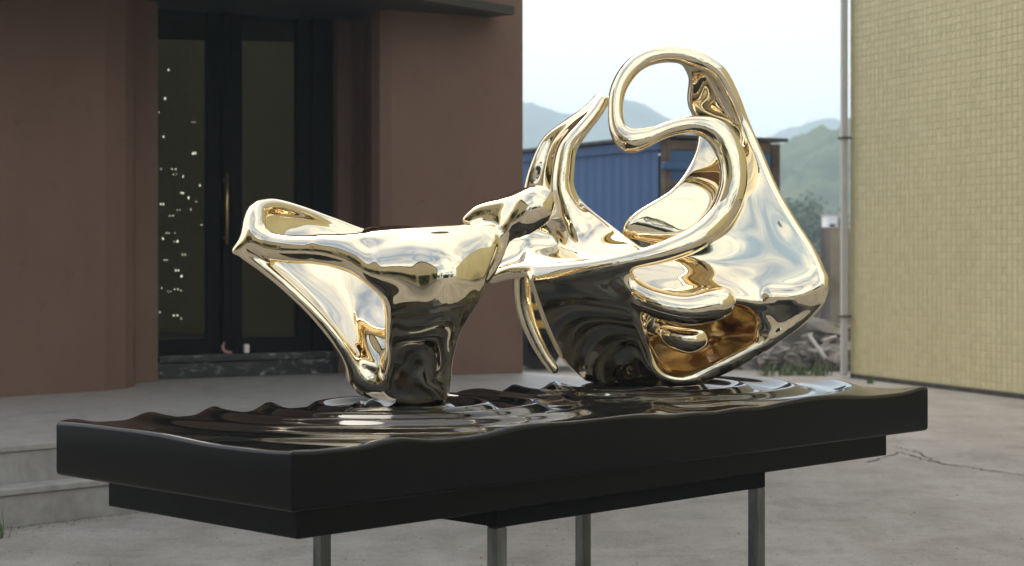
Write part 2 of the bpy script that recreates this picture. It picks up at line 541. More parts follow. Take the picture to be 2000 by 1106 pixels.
sub(dbox(MB(), sA + 0.032, sB - 0.002, 0.150, 0.158, dz(663, .2) + 0.002, DT - 0.252).build('glass_pane', M['glass']), door)
sub(dbox(MB(), sE + 0.002, sF - 0.002, 0.150, 0.158, dz(659, .7) + 0.002, dz(8, .6) - 0.002).build('glass_pane', M['glass']), door)
hs = ds(446)
sub(MB().tube([DP(hs, 0.03, dz(478)), DP(hs, 0.03, dz(340))], 0.014, 12).tube([DP(hs, 0.03, dz(465)), DP(hs, 0.082, dz(465))], 0.008, 8).tube([DP(hs, 0.03, dz(353)), DP(hs, 0.082, dz(353))], 0.008, 8).build('pull_handle', M['brass'], smooth=True), door)
# dark hall behind the glass: five faces of a room
rm = MB()
a0, a1, a2, a3 = DP(-0.3, 0.65, 0), DP(DW + .2, 0.65, 0), DP(DW + .2, 4.5, 0), DP(-0.3, 4.5, 0)
dbox(rm, -0.3, DW + 0.2, 4.5, 4.6, PZ, 7.2)
dbox(rm, -0.4, -0.302, 0.65, 4.49, PZ, 7.2)
dbox(rm, DW + 0.202, DW + 0.3, 0.85, 4.49, PZ, 7.2)
dbox(rm, -0.3, DW + 0.2, 0.65, 4.49, 7.205, 7.3)
wp(rm.build('hall_wall', M['interior']))
wp(dbox(MB(), 0.004, DW - 0.004, 0.10, 0.60, DT + 0.002, TOP - 0.01).build('lintel', M['brown']))  # out of view, added to block the sun
rq = c0 - (c1 - c0) * 2.5
wp(MB().prism([rq + nb * 0.3, db0 + nb * 0.3, db1 + nb * 0.3, q1 + nb * 0.3, q1 + nb * 9, rq + nb * 9], TOP + 0.004, TOP + 0.25).build('roof', M['canopy']))  # unseen slab, added to keep the sun off the platform
can = MB()
e0 = at(1005, 30, 13.35); e1 = at(816, 0, 12.52)
cu = Vector((e0.x - e1.x, e0.y - e1.y, 0)).normalized(); cn = Vector((-cu.y, cu.x, 0))
cz0 = e0.z
cb = Vector((e0.x, e0.y, 0)); ca_ = cb - cu * 4.6
can.prism([ca_ + cn * 0.03, cb + cn * 0.03, cb + cn * 0.35, q0 + Vector((0.2, 0.3, 0)), db1 + nb * 0.5, db0 + nb * 0.5, ca_ + cn * 3.2], cz0 + 0.004, cz0 + 0.05)
wp(can.build('canopy_soffit', M['canopy']))
wp(MB().prism([ca_, cb, cb + cn * 0.028, ca_ + cn * 0.028], cz0, cz0 + 0.068).build('canopy_fascia', M['canopy'], bevel=0.003))
# pink hose and a white wedge at the foot of the door
hp = [DP(ds(436), -0.02, dz(668)), DP(ds(432), -0.03, dz(674)), DP(ds(433), -0.03, dz(681)), DP(ds(438), -0.03, dz(686)), DP(ds(450), -0.02, dz(688))]
tag(MB().tube(hp, 0.012, 8).build('hose', M['pink'], smooth=True), 'short bent pink hose end at the foot of the black door', 'hose')
wv = MB()
dbox(wv, ds(479), ds(489), 0.01, 0.05, zs + 0.002, zs + 0.07)
tag(wv.build('door_wedge', M['white'], bevel=0.012), 'small off white wedge on the sill under the door mullion', 'wedge')
# added strands of glowing dots for the sparkles in the left pane
dot_me = None
for i, (px, y0, y1, cnt) in enumerate(((317, 195, 640, 9), (327, 110, 600, 6), (340, 330, 640, 7), (354, 330, 645, 8), (371, 190, 470, 4), (392, 330, 460, 3))):
    Yd = (db0 + dd * ds(px)).y + 0.75
    tp = at(px, 60, Yd)
    st = empty('lamp_strand', tp)
    tag(st, ['strand of tiny lamps closest to the left edge of the glass door pane', 'long lamp strand with the highest light, second from the pane edge',
             'lamp strand hanging third from the left pane edge', 'lamp strand ending in a bright pair low in the pane',
             'lamp strand with lights only in the upper half of the pane', 'lamp strand closest to the door mullion with few lights'][i], 'light', 'strands of tiny lamps behind the glass')
    MB().tube([Vector((0, 0, 0)), Vector((0, 0, at(px, y1, Yd).z - tp.z))], 0.0015, 5).build('wire', M['frame'], st)
    for k in range(cnt):
        py = y0 + (y1 - y0) * (k + random.random() * 0.9) / cnt
        if dot_me is None:
            bm = bmesh.new(); bmesh.ops.create_icosphere(bm, subdivisions=1, radius=0.0065)
            dot_me = bpy.data.meshes.new('bulb'); bm.to_mesh(dot_me); bm.free(); dot_me.materials.append(M['lamp'])
        pair = random.random() < 0.3
        sc_ = random.choice((0.4, 0.5, 0.6, 0.8, 1.0)); ox = random.gauss(0, .02)
        for q in range(2 if pair else 1):
            o = bpy.data.objects.new('bulb', dot_me); C.objects.link(o); o.parent = st
            o.location = (ox + q * 0.022, random.uniform(-.02, .02), at(px, py, Yd).z - tp.z)
            o.scale = (sc_, sc_, sc_ * 1.6)

# ------------------------------------------------------------------ yellow tiled building on the right
y0_ = ground_at(1661, 738); y1_ = ground_at(2000, 780)
yd = (y1_ - y0_).normalized(); yn = Vector((yd.y, -yd.x, 0))     # along towards the camera; outward normal
if yn.x > 0: yn = -yn
yb = empty('yellow_building', y0_)
tag(yb, 'building clad in small pale yellow square tiles at the right edge', 'building')
ang = math.atan2(yd.y, yd.x); yb.rotation_euler = (0, 0, ang)
YL, YH = 25.0, 6.6
# local axes: x along the wall, y = left of x ; find outward sign
lx = Vector((math.cos(ang), math.sin(ang), 0)); ly = Vector((-lx.y, lx.x, 0))
sg = 1 if ly.dot(yn) > 0 else -1
MB().box((0, min(0, -sg * 8), 0), (YL, max(0, -sg * 8), YH + 0.3)).build('wall', M['grout'], yb)
tw, th, gp = 0.0790, 0.0685, 0.0042
T0 = 0.045
def tile_verts(x, z, th_=0.004, jit=0.0):
    a, c = x + gp / 2, x + tw - gp / 2; d, e = z + gp / 2, z + th - gp / 2; bv = 0.0028
    y0, y1 = 0.0, sg * th_
    j = [random.uniform(-jit, jit) for _ in range(4)]
    return [(a, y0, d), (c, y0, d), (c, y0, e), (a, y0, e),
            (a + bv, y1 + j[0], d + bv), (c - bv, y1 + j[1], d + bv), (c - bv, y1 + j[2], e - bv), (a + bv, y1 + j[3], e - bv)]
TF = [(4, 5, 6, 7), (0, 1, 5, 4), (1, 2, 6, 5), (2, 3, 7, 6), (3, 0, 4, 7)]
if sg > 0: pass
nx, nzr = int(YL / tw), int((YH - T0) / th)
Lvis = (y1_ - y0_).length
single = []
ivis = int(Lvis / tw)
for i in range(ivis - 1, -1, -1):
    for k in range(nzr):
        p = y0_ + yd * ((i + .5) * tw); z = T0 + (k + .5) * th
        py = 500 + (EYE - z) / p.y * F
        if 0 < py < 1106 and len(single) < 300: single.append((i, k))
sset = set(single)
variants = []
for q in range(6):
    vv = tile_verts(-tw / 2, -th / 2, 0.0028, 0.0006)
    me = bpy.data.meshes.new('tile'); me.from_pydata(vv, [], TF); me.update(); me.materials.append(M['tile']); variants.append(me)
for (i, k) in single:
    o = bpy.data.objects.new('tile', variants[(i * 7 + k * 3) % 6]); C.objects.link(o); o.parent = yb
    o.location = ((i + .5) * tw, sg * 0.001, T0 + (k + .5) * th)
tv, tf = [], []
for i in range(nx):
    for k in range(nzr):
        if (i, k) in sset: continue
        bI = len(tv); tv += tile_verts(i * tw, T0 + k * th, 0.0036, 0.0006)
        tf += [tuple(q + bI for q in f) for f in TF]
o = mesh_obj('tile_field', tv, tf, M['tile_many'], yb); o['kind'] = 'stuff'
MB().box((0.02, min(0, sg * 0.015), 0.0), (YL, max(0, sg * 0.015), T0 - 0.004)).build('plinth', M['stain'], yb)
# end trim and rain pipe at the corner
MB().box((-0.060, -0.09 if sg < 0 else 0.02, 0.02), (-0.003, -0.02 if sg < 0 else 0.09, YH)).build('corner_trim', M['pipe'], yb, bevel=0.02)
for zz in (2.45, 0.62, 4.6):
    MB().box((-0.085, -0.10 if sg < 0 else 0.0, zz), (0.03, 0.0 if sg < 0 else 0.10, zz + 0.02)).build('pipe_bracket', M['rust'], yb)

# ------------------------------------------------------------------ the display table: rippling lacquer slab, under slab, steel stand
TA = math.atan2(0.712, 0.702)
TP = Vector((-0.518, 4.2, 0)); TL, TWd, TZ = 2.78, 1.03, 0.792
table = empty('display_table', TP, TA)
tag(table, 'long black lacquered display table with rippling water-like top on a steel stand', 'table')
tu = Vector((math.cos(TA), math.sin(TA), 0)); tn = Vector((-tu.y, tu.x, 0))
def to_table(p):
    d = Vector((p.x, p.y, 0)) - TP
    return d.dot(tu), d.dot(tn)
RC = [(1.03, 0.76), (2.12, 0.80)]
def ripple(t, s):
    r = [np.sqrt((t - a) ** 2 + (s - c) ** 2) + 1e-4 for a, c in RC]
    h = np.zeros_like(t)
    for i in (0, 1):
        wgt = r[1 - i] ** 3 / (r[i] ** 3 + r[1 - i] ** 3)
        ph = 2 * math.pi * (np.log((0.085 + 0.18 * r[i]) / (0.085 + 0.18 * 0.78)) / 0.18)
        env = 0.0122 * np.exp(-((r[i] - 0.45) / 0.8) ** 2) * np.clip(r[i] / 0.2, 0, 1)
        h += wgt * env * (np.cos(ph) + 0.26 * np.cos(2 * ph))
    return h
nt_, ns_ = 420, 156
tt, ss = np.meshgrid(np.linspace(0, TL, nt_), np.linspace(0, TWd, ns_), indexing='ij')
er = 0.011
def edge_drop(d):
    d = np.clip(d, 0, er)
    return er - np.sqrt(np.maximum(er ** 2 - (er - d) ** 2, 0))
# pull the outermost grid lines so the rounded edge has enough rows
def warp(n, L):
    a = np.linspace(er, L - er, n - 16)
    e = er * (1 - np.cos(np.linspace(0, math.pi / 2, 9)))[:-1]
    return np.concatenate([e, a, L - e[::-1]])
tt, ss = np.meshgrid(warp(nt_, TL), warp(ns_, TWd), indexing='ij')
dist = np.minimum(np.minimum(tt, TL - tt), np.minimum(ss, TWd - ss))
zz = TZ + ripple(tt, ss) - edge_drop(dist)
V = np.stack([tt, ss, zz], -1).reshape(-1, 3).tolist()
idx = np.arange(nt_ * ns_).reshape(nt_, ns_)
Fq = np.stack([idx[:-1, :-1], idx[1:, :-1], idx[1:, 1:], idx[:-1, 1:]], -1).reshape(-1, 4).tolist()
border = list(idx[:, 0]) + list(idx[-1, 1:]) + list(idx[-2::-1, -1]) + list(idx[0, -2:0:-1])
zb = TZ - 0.145
lev = []
for zlev, ins in ((zb + 0.012, 0.0), (zb + 0.004, 0.003), (zb, 0.012)):
    ring = []
    for q in border:
        x, y, _ = V[q]
        x = min(max(x, ins), TL - ins); y = min(max(y, ins), TWd - ins)
        ring.append(len(V)); V.append([x, y, zlev])
    lev.append(ring)
prev = [int(q) for q in border]
for ring in lev:
    nB = len(ring)
    for i in range(nB):
        j = (i + 1) % nB
        Fq.append([prev[j], prev[i], ring[i], ring[j]])
    prev = ring
Fq.append(list(reversed(prev))[::-1])
slab = mesh_obj('ripple_slab', V, Fq, M['lacquer'], table, smooth=True)
slab.data.materials.append(M['satin'])
n_top = (nt_ - 1) * (ns_ - 1)
for p_ in slab.data.polygons:
    if p_.index >= n_top: p_.material_index = 1
slab.data.set_sharp_from_angle(angle=R(50))
ins = 0.10
MB().box((ins, ins, zb - 0.085), (TL - ins, TWd - ins, zb - 0.001)).build('under_slab', M['satin'], table, bevel=0.006)
zf = zb - 0.087
l0, l1, m0, m1 = 0.8315, 2.004, 0.15, 0.90
hw = 0.02
def beam(lo, hi):
    MB().box(lo, hi).build('frame_beam', M['dark_steel'], table, bevel=0.003)
beam((l0 - hw, m0 - hw, zf - 0.05), (l1 + hw, m0 + hw, zf))
beam((l0 - hw, m1 - hw, zf - 0.05), (l1 + hw, m1 + hw, zf))
beam((l0 - hw, m0 + hw + 0.001, zf - 0.048), (l0 + hw, m1 - hw - 0.001, zf - 0.001))
beam((l1 - hw, m0 + hw + 0.001, zf - 0.048), (l1 + hw, m1 - hw - 0.001, zf - 0.001))
for x in (l0, l1):
    for y in (m0, m1):
        MB().box((x - hw, y - hw, 0.006), (x + hw, y + hw, zf - 0.0505)).build('leg', M['steel'], table, bevel=0.004)
        MB().box((x - 0.05, y - 0.05, 0.0005), (x + 0.05, y + 0.05, 0.0055)).build('foot_plate', M['steel'], table)
# crumpled white paper by the foot
pv, pf = [], []
for i in range(9):
    for j in range(6):
        pv.append((i * 0.012, j * 0.012, 0.004 + 0.010 * random.random() + 0.012 * math.sin(i * .8) * math.cos(j)))
for i in range(8):
    for j in range(5):
        a = i * 6 + j
        pf.append((a, a + 6, a + 7, a + 1))
pp = mesh_obj('paper_scrap', pv, pf, M['paper'], smooth=True)
pq = at(712, 791, 5.40)
pp.location = (pq.x, pq.y, TZ + 0.004); pp.rotation_euler = (0, 0, 0.3)
mod = pp.modifiers.new('thick', 'SOLIDIFY'); mod.thickness = 0.0015
tag(pp, 'crumpled scrap of white paper by the foot of the left sculpture', 'paper')

# ------------------------------------------------------------------ sculptures: swollen sweeps and sheets melted together
H = 0.0040
def catmull(P, n):
    P = np.asarray(P, float)
    k = len(P)
    Q = np.vstack([2 * P[0] - P[1], P, 2 * P[-1] - P[-2]])
    t = np.linspace(0, k - 1, n); i = np.minimum(t.astype(int), k - 2); f = (t - i)[:, None]
    a, b_, c, d = Q[i], Q[i + 1], Q[i + 2], Q[i + 3]
    return 0.5 * (2 * b_ + (c - a) * f + (2 * a - 5 * b_ + 4 * c - d) * f ** 2 + (3 * b_ - a - 3 * c + d) * f ** 3)

class Melt:
    def __init__(self, D0): self.D0, self.prims = D0, []
    def w(self, P):                 # (px, py, depth offset, radius) in photo pixels at the reference depth -> metres
        P = np.asarray(P, float); Y = self.D0 * (1 + P[..., 2] / F)
        return np.stack([(P[..., 0] - 1000) / F * Y, Y, EYE - (P[..., 1] - 500) / F * Y, P[..., 3] * self.D0 / F], -1)
    def tube(self, pts, k=0.03):
        W = self.w(pts)
        L = np.linalg.norm(np.diff(W[:, :3], axis=0), axis=1).sum()
        n = max(8, int(L / max(0.003, W[:, 3].min() * 0.22)))
        self.prims.append((catmull(W, n), k))
    def sheet(self, rows, r, k=0.03):
        G = []
        for row in rows:
            G.append([(*p, r) if len(p) == 3 else p for p in row])
        W = self.w(G)
        rr = W[..., 3].min()
        nu = max(2, int(max(np.linalg.norm(np.diff(W[i, :, :3], axis=0), axis=1).sum() for i in range(W.shape[0])) / (rr * 0.42)))
        nv = max(2, int(max(np.linalg.norm(np.diff(W[:, j, :3], axis=0), axis=1).sum() for j in range(W.shape[1])) / (rr * 0.42)))
        A = np.stack([catmull(W[i], nu) for i in range(W.shape[0])])
        Bm = np.stack([catmull(A[:, j], nv) for j in range(nu)])
        self.prims.append((Bm.reshape(-1, 4), k))
    def field(self):
        allp = np.vstack([p for p, k in self.prims])
        pad = 0.05
        lo = (allp[:, :3] - allp[:, 3:]).min(0) - pad; hi = (allp[:, :3] + allp[:, 3:]).max(0) + pad
        n = np.ceil((hi - lo) / H).astype(int) + 1
        B_ = 0.05
        G = np.full(n, B_, np.float32)
        for P, k in self.prims:
            a = np.maximum(np.floor(((P[:, :3] - P[:, 3:]).min(0) - B_ - lo) / H).astype(int), 0)
            b2 = np.minimum(np.ceil(((P[:, :3] + P[:, 3:]).max(0) + B_ - lo) / H).astype(int) + 1, n)
            T = np.full(b2 - a, B_, np.float32)
            org = lo + a * H
            reach = k + 0.006
            ax = [np.arange(T.shape[d]) * H + org[d] for d in range(3)]
            for p in P:
                i0 = np.maximum(((p[:3] - p[3] - reach - org) / H).astype(int), 0)
                i1 = np.minimum(((p[:3] + p[3] + reach - org) / H).astype(int) + 2, T.shape)
                dx = (ax[0][i0[0]:i1[0]] - p[0]) ** 2; dy = (ax[1][i0[1]:i1[1]] - p[1]) ** 2; dz_ = (ax[2][i0[2]:i1[2]] - p[2]) ** 2
                d = np.sqrt((dx[:, None, None] + dy[None, :, None] + dz_[None, None, :]).astype(np.float32)) - np.float32(p[3])
                s = T[i0[0]:i1[0], i0[1]:i1[1], i0[2]:i1[2]]
                np.minimum(s, d, out=s)
            g = G[a[0]:b2[0], a[1]:b2[1], a[2]:b2[2]]
            h = np.maximum(k - np.abs(g - T), 0) / k
            sm = np.minimum(g, T) - h * h * k * 0.25
            m_ = T < B_ - 1e-4
            g[m_] = sm[m_]
        return G, lo
    def build(self, name, mat, blur=3, smooth=8):
        G, lo = self.field()
        G = np.clip(G, -0.03, 0.05)
        for _ in range(blur):
            for ax_ in range(3):
                A = np.moveaxis(G, ax_, 0)
                A[1:-1] = (A[:-2] + 2 * A[1:-1] + A[2:]) * 0.25
        ins_ = G < 0
        nx_, ny_, nz_ = G.shape
        c = np.zeros((nx_ - 1, ny_ - 1, nz_ - 1), np.int8)
        for dx in (0, 1):
            for dy in (0, 1):
                for dz_ in (0, 1):
                    c += ins_[dx:nx_ - 1 + dx, dy:ny_ - 1 + dy, dz_:nz_ - 1 + dz_]
        act = np.argwhere((c > 0) & (c < 8))
        ID = np.full(c.shape, -1, np.int64); ID[tuple(act.T)] = np.arange(len(act))
        acc = np.zeros((len(act), 3)); cnt = np.zeros(len(act))
        cor = [(0,0,0),(1,0,0),(0,1,0),(1,1,0),(0,0,1),(1,0,1),(0,1,1),(1,1,1)]
        val = [G[act[:, 0] + q[0], act[:, 1] + q[1], act[:, 2] + q[2]] for q in cor]
        for i in range(8):
            for j in range(i + 1, 8):
                dq = np.array(cor[j]) - np.array(cor[i])
                if np.abs(dq).sum() != 1: continue
                a_, b_ = val[i], val[j]
                x = (a_ < 0) != (b_ < 0)
                t = np.where(x, a_ / np.where(x, a_ - b_, 1), 0)
                acc += np.where(x[:, None], np.array(cor[i]) + t[:, None] * dq, 0); cnt += x
        Vv = (act + acc / cnt[:, None]) * H + lo
        faces = []
        for ax_ in range(3):
            A = np.moveaxis(ins_, ax_, 0)
            e = np.moveaxis(A[:-1] != A[1:], 0, ax_)
            w_ = np.argwhere(e)
            o1, o2 = [d for d in range(3) if d != ax_]
            w_ = w_[(w_[:, o1] > 0) & (w_[:, o2] > 0)]
            def cell(d1, d2):
                q = w_.copy(); q[:, o1] -= d1; q[:, o2] -= d2
                return ID[tuple(q.T)]
            quad = np.stack([cell(1, 1), cell(0, 1), cell(0, 0), cell(1, 0)], -1)
            start_in = ins_[tuple(w_.T)]
            flip = start_in if ax_ != 1 else ~start_in
            quad[~flip] = quad[~flip][:, ::-1]
            faces.append(quad)
        Fa = np.vstack(faces)
        # keep the largest connected piece, then relax
        E = np.vstack([Fa[:, [0, 1]], Fa[:, [1, 2]], Fa[:, [2, 3]], Fa[:, [3, 0]]])
        deg = np.bincount(E.ravel(), minlength=len(Vv)).astype(float)
        def lap(X):
            o_ = np.zeros_like(X)
            for d in range(3):
                o_[:, d] = np.bincount(E[:, 0], X[E[:, 1], d], len(X)) + np.bincount(E[:, 1], X[E[:, 0], d], len(X))
            return o_ / deg[:, None] - X
        for _ in range(smooth):
            Vv = Vv + 0.55 * lap(Vv)
            Vv = Vv - 0.57 * lap(Vv)
        for _ in range(3):
            Vv = Vv + 0.5 * lap(Vv)
        base = np.array([Vv[:, 0].mean(), Vv[:, 1].mean(), Vv[:, 2].min()])
        Vv = Vv - base
        me = bpy.data.meshes.new(name)
        me.vertices.add(len(Vv)); me.vertices.foreach_set('co', Vv.astype(np.float32).ravel())
        me.loops.add(Fa.size); me.loops.foreach_set('vertex_index', Fa.ravel().astype(np.int32))
        me.polygons.add(len(Fa)); me.polygons.foreach_set('loop_start', np.arange(0, Fa.size, 4, dtype=np.int32))
        me.polygons.foreach_set('use_smooth', np.ones(len(Fa), bool))
        me.update(calc_edges=True); me.validate()
        me.materials.append(mat)
        o = bpy.data.objects.new(name, me); C.objects.link(o); o.location = base
        print(name, len(Vv), 'verts')
        return o

# ---- left piece: a vessel on one foot, open at the top and pierced at the front
A = Melt(5.45)
A.sheet([[(722, 458, 6, 16), (800, 456, 0, 16), (880, 456, -6, 16), (958, 455, 2, 14)],
         [(738, 486, -42, 20), (805, 482, -50, 22), (880, 484, -56, 22), (952, 486, -18, 18)],
         [(748, 525, -72, 22), (810, 520, -78, 24), (880, 522, -88, 24), (934, 528, -38, 20)],
         [(772, 570, -68, 24), (825, 572, -80, 28), (875, 572, -84, 28), (915, 575, -42, 24)],
         [(780, 612, -58, 28), (822, 614, -66, 32), (860, 614, -70, 32), (888, 612, -38, 28)],
         [(779, 650, -42, 28), (815, 652, -50, 32), (845, 652, -50, 32), (870, 650, -24, 28)],
         [(785, 695, -14, 34), (812, 697, -12, 36), (832, 697, -12, 36), (852, 695, 2, 34)],
         [(780, 733, 16, 40), (797, 736, 18, 44), (815, 737, 18, 46), (838, 735, 18, 44)],
         [(770, 758, 22, 35), (790, 760, 20, 36), (815, 761, 20, 36), (843, 759, 22, 36)]], 20, 0.02)
A.sheet([[(701, 728, 22, 22), (730, 744, 20, 24), (770, 748, 18, 30)],
         [(714, 748, 26, 26), (745, 756, 24, 30), (780, 758, 22, 34)],
         [(738, 762, 30, 22), (765, 766, 28, 26), (800, 768, 24, 28)]], 20, 0.02)
A.tube([(900, 466, -5, 22), (840, 470, -12, 26), (770, 480, -20, 31), (700, 486, -26, 31), (640, 487, -24, 29), (575, 487, -14, 28), (530, 481, 0, 28), (500, 462, 12, 26), (497, 430, 28, 22), (505, 408, 46, 17), (535, 402, 78, 15), (590, 416, 130, 14), (650, 438, 168, 13), (720, 462, 184, 12), (820, 470, 160, 12), (900, 462, 80, 12)], 0.025)
A.tube([(459, 491, 4, 8), (474, 483, 6, 15), (498, 470, 10, 22)], 0.03)
A.sheet([[(505, 408, 50), (560, 412, 108), (640, 432, 164), (720, 458, 182), (790, 466, 170), (850, 464, 120)],
         [(500, 450, 36), (560, 460, 90), (650, 486, 142), (730, 506, 154), (790, 516, 136), (835, 524, 100)],
         [(516, 508, 16), (580, 542, 62), (665, 572, 96), (735, 590, 94), (790, 604, 66), (840, 612, 40)],
         [(594, 592, 4), (640, 622, 34), (700, 650, 50), (745, 662, 32), (800, 676, 14), (845, 690, 10)],
         [(668, 678, -4), (690, 696, 10), (720, 712, 8), (760, 728, 4), (800, 738, 6), (835, 740, 4)]], 8, 0.012)
A.tube([(630, 489, -24, 28), (690, 503, -42, 31), (730, 530, -60, 29), (762, 570, -62, 22), (776, 612, -50, 20)], 0.016)
A.tube([(480, 497, 4, 12), (518, 524, 0, 12), (566, 564, -8, 12), (621, 617, -10, 12), (663, 668, -6, 12), (686, 706, 6, 15), (698, 732, 20, 22)], 0.014)
# neck and head lobes
A.tube([(940, 458, 0, 16), (980, 456, 4, 13), (1000, 440, 8, 22), (1022, 418, 8, 34), (1042, 402, 10, 38), (1052, 396, 14, 34)], 0.02)
A.tube([(1000, 450, 6, 14), (1022, 432, 6, 28), (1046, 410, 8, 32)], 0.02)
A.tube([(912, 430, 44, 11), (940, 415, 42, 18), (985, 408, 28, 24), (1018, 398, 16, 26)], 0.02)
A.tube([(930, 442, 30, 12), (970, 432, 24, 18), (1005, 425, 12, 22)], 0.02)
A.tube([(990, 455, 4, 9), (978, 490, 0, 10), (962, 525, -4, 10), (950, 548, -4, 8)], 0.025)
sculpt_l = A.build('gold_sculpture', M['gold'])
tag(sculpt_l, 'smaller polished gold abstract sculpture, an open vessel on one foot, left on the black table', 'sculpture', 'gold sculptures on the table')

# ---- right piece: a big hollow body, sail, looping band, fin and hanging prong
Bm = Melt(6.30)
ringp = [(962, 545, -14, 8), (1000, 530, -30, 13), (1080, 527, -60, 13), (1160, 521, -84, 14), (1240, 507, -94, 17), (1310, 488, -90, 22), (1365, 462, -74, 25), (1408, 420, -48, 27), (1430, 372, -40, 28), (1432, 325, -34, 28), (1418, 284, -30, 27), (1392, 254, -30, 24), (1355, 244, -30, 18), (1315, 250, -32, 16), (1284, 261, -34, 16), (1252, 272, -36, 21), (1228, 275, -34, 24), (1209, 256, -28, 18), (1202, 222, -20, 15), (1206, 180, -8, 16), (1224, 144, 4, 17), (1252, 119, 14, 17), (1290, 107, 22, 17), (1330, 108, 30, 17), (1364, 118, 36, 17)]
Bm.tube(ringp, 0.014)
Bm.sheet([[(1345, 118, 40, 15), (1360, 116, 38, 16), (1370, 120, 34, 16), (1378, 124, 30, 16)],
          [(1358, 152, 70, 14), (1380, 142, 60, 14), (1396, 140, 48, 15), (1406, 146, 38, 16)],
          [(1356, 200, 94, 14), (1385, 196, 80, 14), (1412, 190, 64, 14), (1431, 192, 48, 15)],
          [(1374, 250, 86, 12), (1408, 246, 76, 12), (1434, 242, 66, 12), (1451, 242, 56, 14)],
          [(1362, 310, 58, 10), (1405, 315, 54, 12), (1446, 308, 48, 12), (1478, 304, 38, 14)],
          [(1318, 376, 16, 10), (1390, 385, 24, 12), (1455, 380, 24, 12), (1508, 374, 16, 14)],
          [(1232, 436, -4, 11), (1370, 452, 8, 12), (1475, 442, 6, 12), (1542, 434, -4, 14)],
          [(1228, 495, 8, 10), (1385, 512, 4, 12), (1500, 502, -10, 12), (1583, 498, -20, 14)],
          [(1226, 538, -14, 10), (1400, 552, -14, 12), (1515, 552, -24, 12), (1602, 548, -28, 14)],
          [(1236, 574, -36, 10), (1415, 582, -36, 12), (1510, 592, -26, 12), (1594, 585, -26, 14)]], 12, 0.02)
# bowl behind the opening
def bowl(cx, cy, rx, ry, depth, rim):
    rows = []
    for rho in (1.0, 0.92, 0.8, 0.62, 0.4, 0.15):
        row = []
        for k in range(29):
            th_ = 2 * math.pi * k / 28
            c_, s_ = math.cos(th_), math.sin(th_)
            # superellipse outline, sheared to follow the slanting lower lip
            ex = math.copysign(abs(c_) ** 1.0, c_); ey = math.copysign(abs(s_) ** 1.0, s_)
            x = cx + rx * rho * ex; y = cy + ry * rho * ey - 0.30 * rx * rho * ex * (1 if ey > 0 else 0.0) * abs(ey)
            row.append((x, y, rim(ex * rho, ey * rho) + depth * (1 - rho ** 2.2)))
        rows.append(row)
    return rows
Bm.sheet(bowl(1378, 655, 128, 80, 170, lambda a, c: -12 + 26 * max(a, -1) * (1 if a < 0 else -0.2) + 14 * c), 9, 0.02)
# lower lip and the swollen right flank
Bm.tube([(1602, 548, -28, 14), (1597, 577, -26, 14), (1579, 605, -22, 14), (1548, 633, -18, 14), (1507, 661, -14, 14), (1461, 686, -10, 14), (1406, 714, -4, 14), (1352, 736, 2, 13), (1300, 743, 4, 12), (1276, 716, -14, 9), (1262, 680, -32, 8), (1250, 640, -52, 8), (1240, 610, -66, 10)], 0.02)
Bm.sheet([[(1505, 580, -34), (1555, 578, -38), (1602, 558, -30)],
          [(1495, 615, -22), (1545, 606, -26), (1586, 594, -20)],
          [(1485, 652, -10), (1530, 638, -10), (1560, 622, -8)]], 12, 0.025)
# dark front body
Bm.sheet([[(1046, 545, -58), (1110, 540, -72), (1170, 535, -80), (1220, 532, -86)],
          [(1064, 600, -30), (1120, 602, -44), (1180, 602, -58), (1234, 602, -70)],
          [(1084, 650, 0), (1140, 655, -12), (1195, 655, -30), (1246, 655, -48)],
          [(1110, 697, 30), (1160, 705, 20), (1215, 705, -2), (1264, 702, -18)],
          [(1150, 732, 52), (1195, 740, 40), (1240, 742, 24), (1290, 742, 8)]], 14, 0.025)
Bm.tube([(1130, 560, 70, 40), (1150, 620, 66, 48), (1180, 675, 64, 46), (1215, 710, 60, 38)], 0.03)
# tongues
Bm.tube([(1210, 538, -72, 21), (1238, 566, -76, 23), (1282, 592, -90, 28), (1340, 604, -96, 31), (1388, 596, -94, 33), (1406, 590, -90, 31)], 0.016)
Bm.tube([(1268, 622, 0, 14), (1304, 650, -18, 24), (1340, 662, -26, 29), (1360, 660, -22, 26)], 0.014)
# fin
Bm.sheet([[(1170, 190, 34, 9), (1174, 192, 30, 9), (1178, 195, 24, 10), (1182, 198, 26, 9)],
          [(1146, 215, 26, 9), (1153, 219, 20, 9), (1160, 222, 12, 10), (1166, 225, 16, 9)],
          [(1107, 244, 38, 10), (1120, 249, 26, 10), (1132, 254, 2, 11), (1139, 258, 12, 10)],
          [(1068, 275, 46, 10), (1088, 282, 40, 10), (1106, 286, -2, 12), (1118, 291, 14, 10)],
          [(1046, 322, 40, 11), (1073, 324, 38, 11), (1098, 325, -6, 13), (1113, 325, 12, 10)],
          [(1034, 370, 44, 12), (1070, 372, 30, 11), (1096, 370, -10, 13), (1113, 368, 8, 10)],
          [(1034, 430, 30, 12), (1076, 425, 8, 11), (1112, 416, -16, 13), (1134, 405, 0, 11)],
          [(1038, 482, 6, 12), (1090, 480, 14, 12), (1130, 470, -26, 13), (1190, 452, -20, 12)],
          [(1030, 518, -30, 12), (1110, 515, -56, 12), (1170, 508, -74, 13), (1240, 492, -84, 14)]], 12, 0.016)
# thick arm end where the two pieces meet
Bm.sheet([[(990, 478, 4, 12), (1030, 474, 10, 12), (1075, 474, 10, 12)],
          [(972, 510, -2, 12), (1020, 500, 2, 12), (1080, 496, 4, 12)],
          [(962, 540, -12, 10), (1012, 528, -26, 12), (1090, 522, -46, 12)]], 12, 0.02)
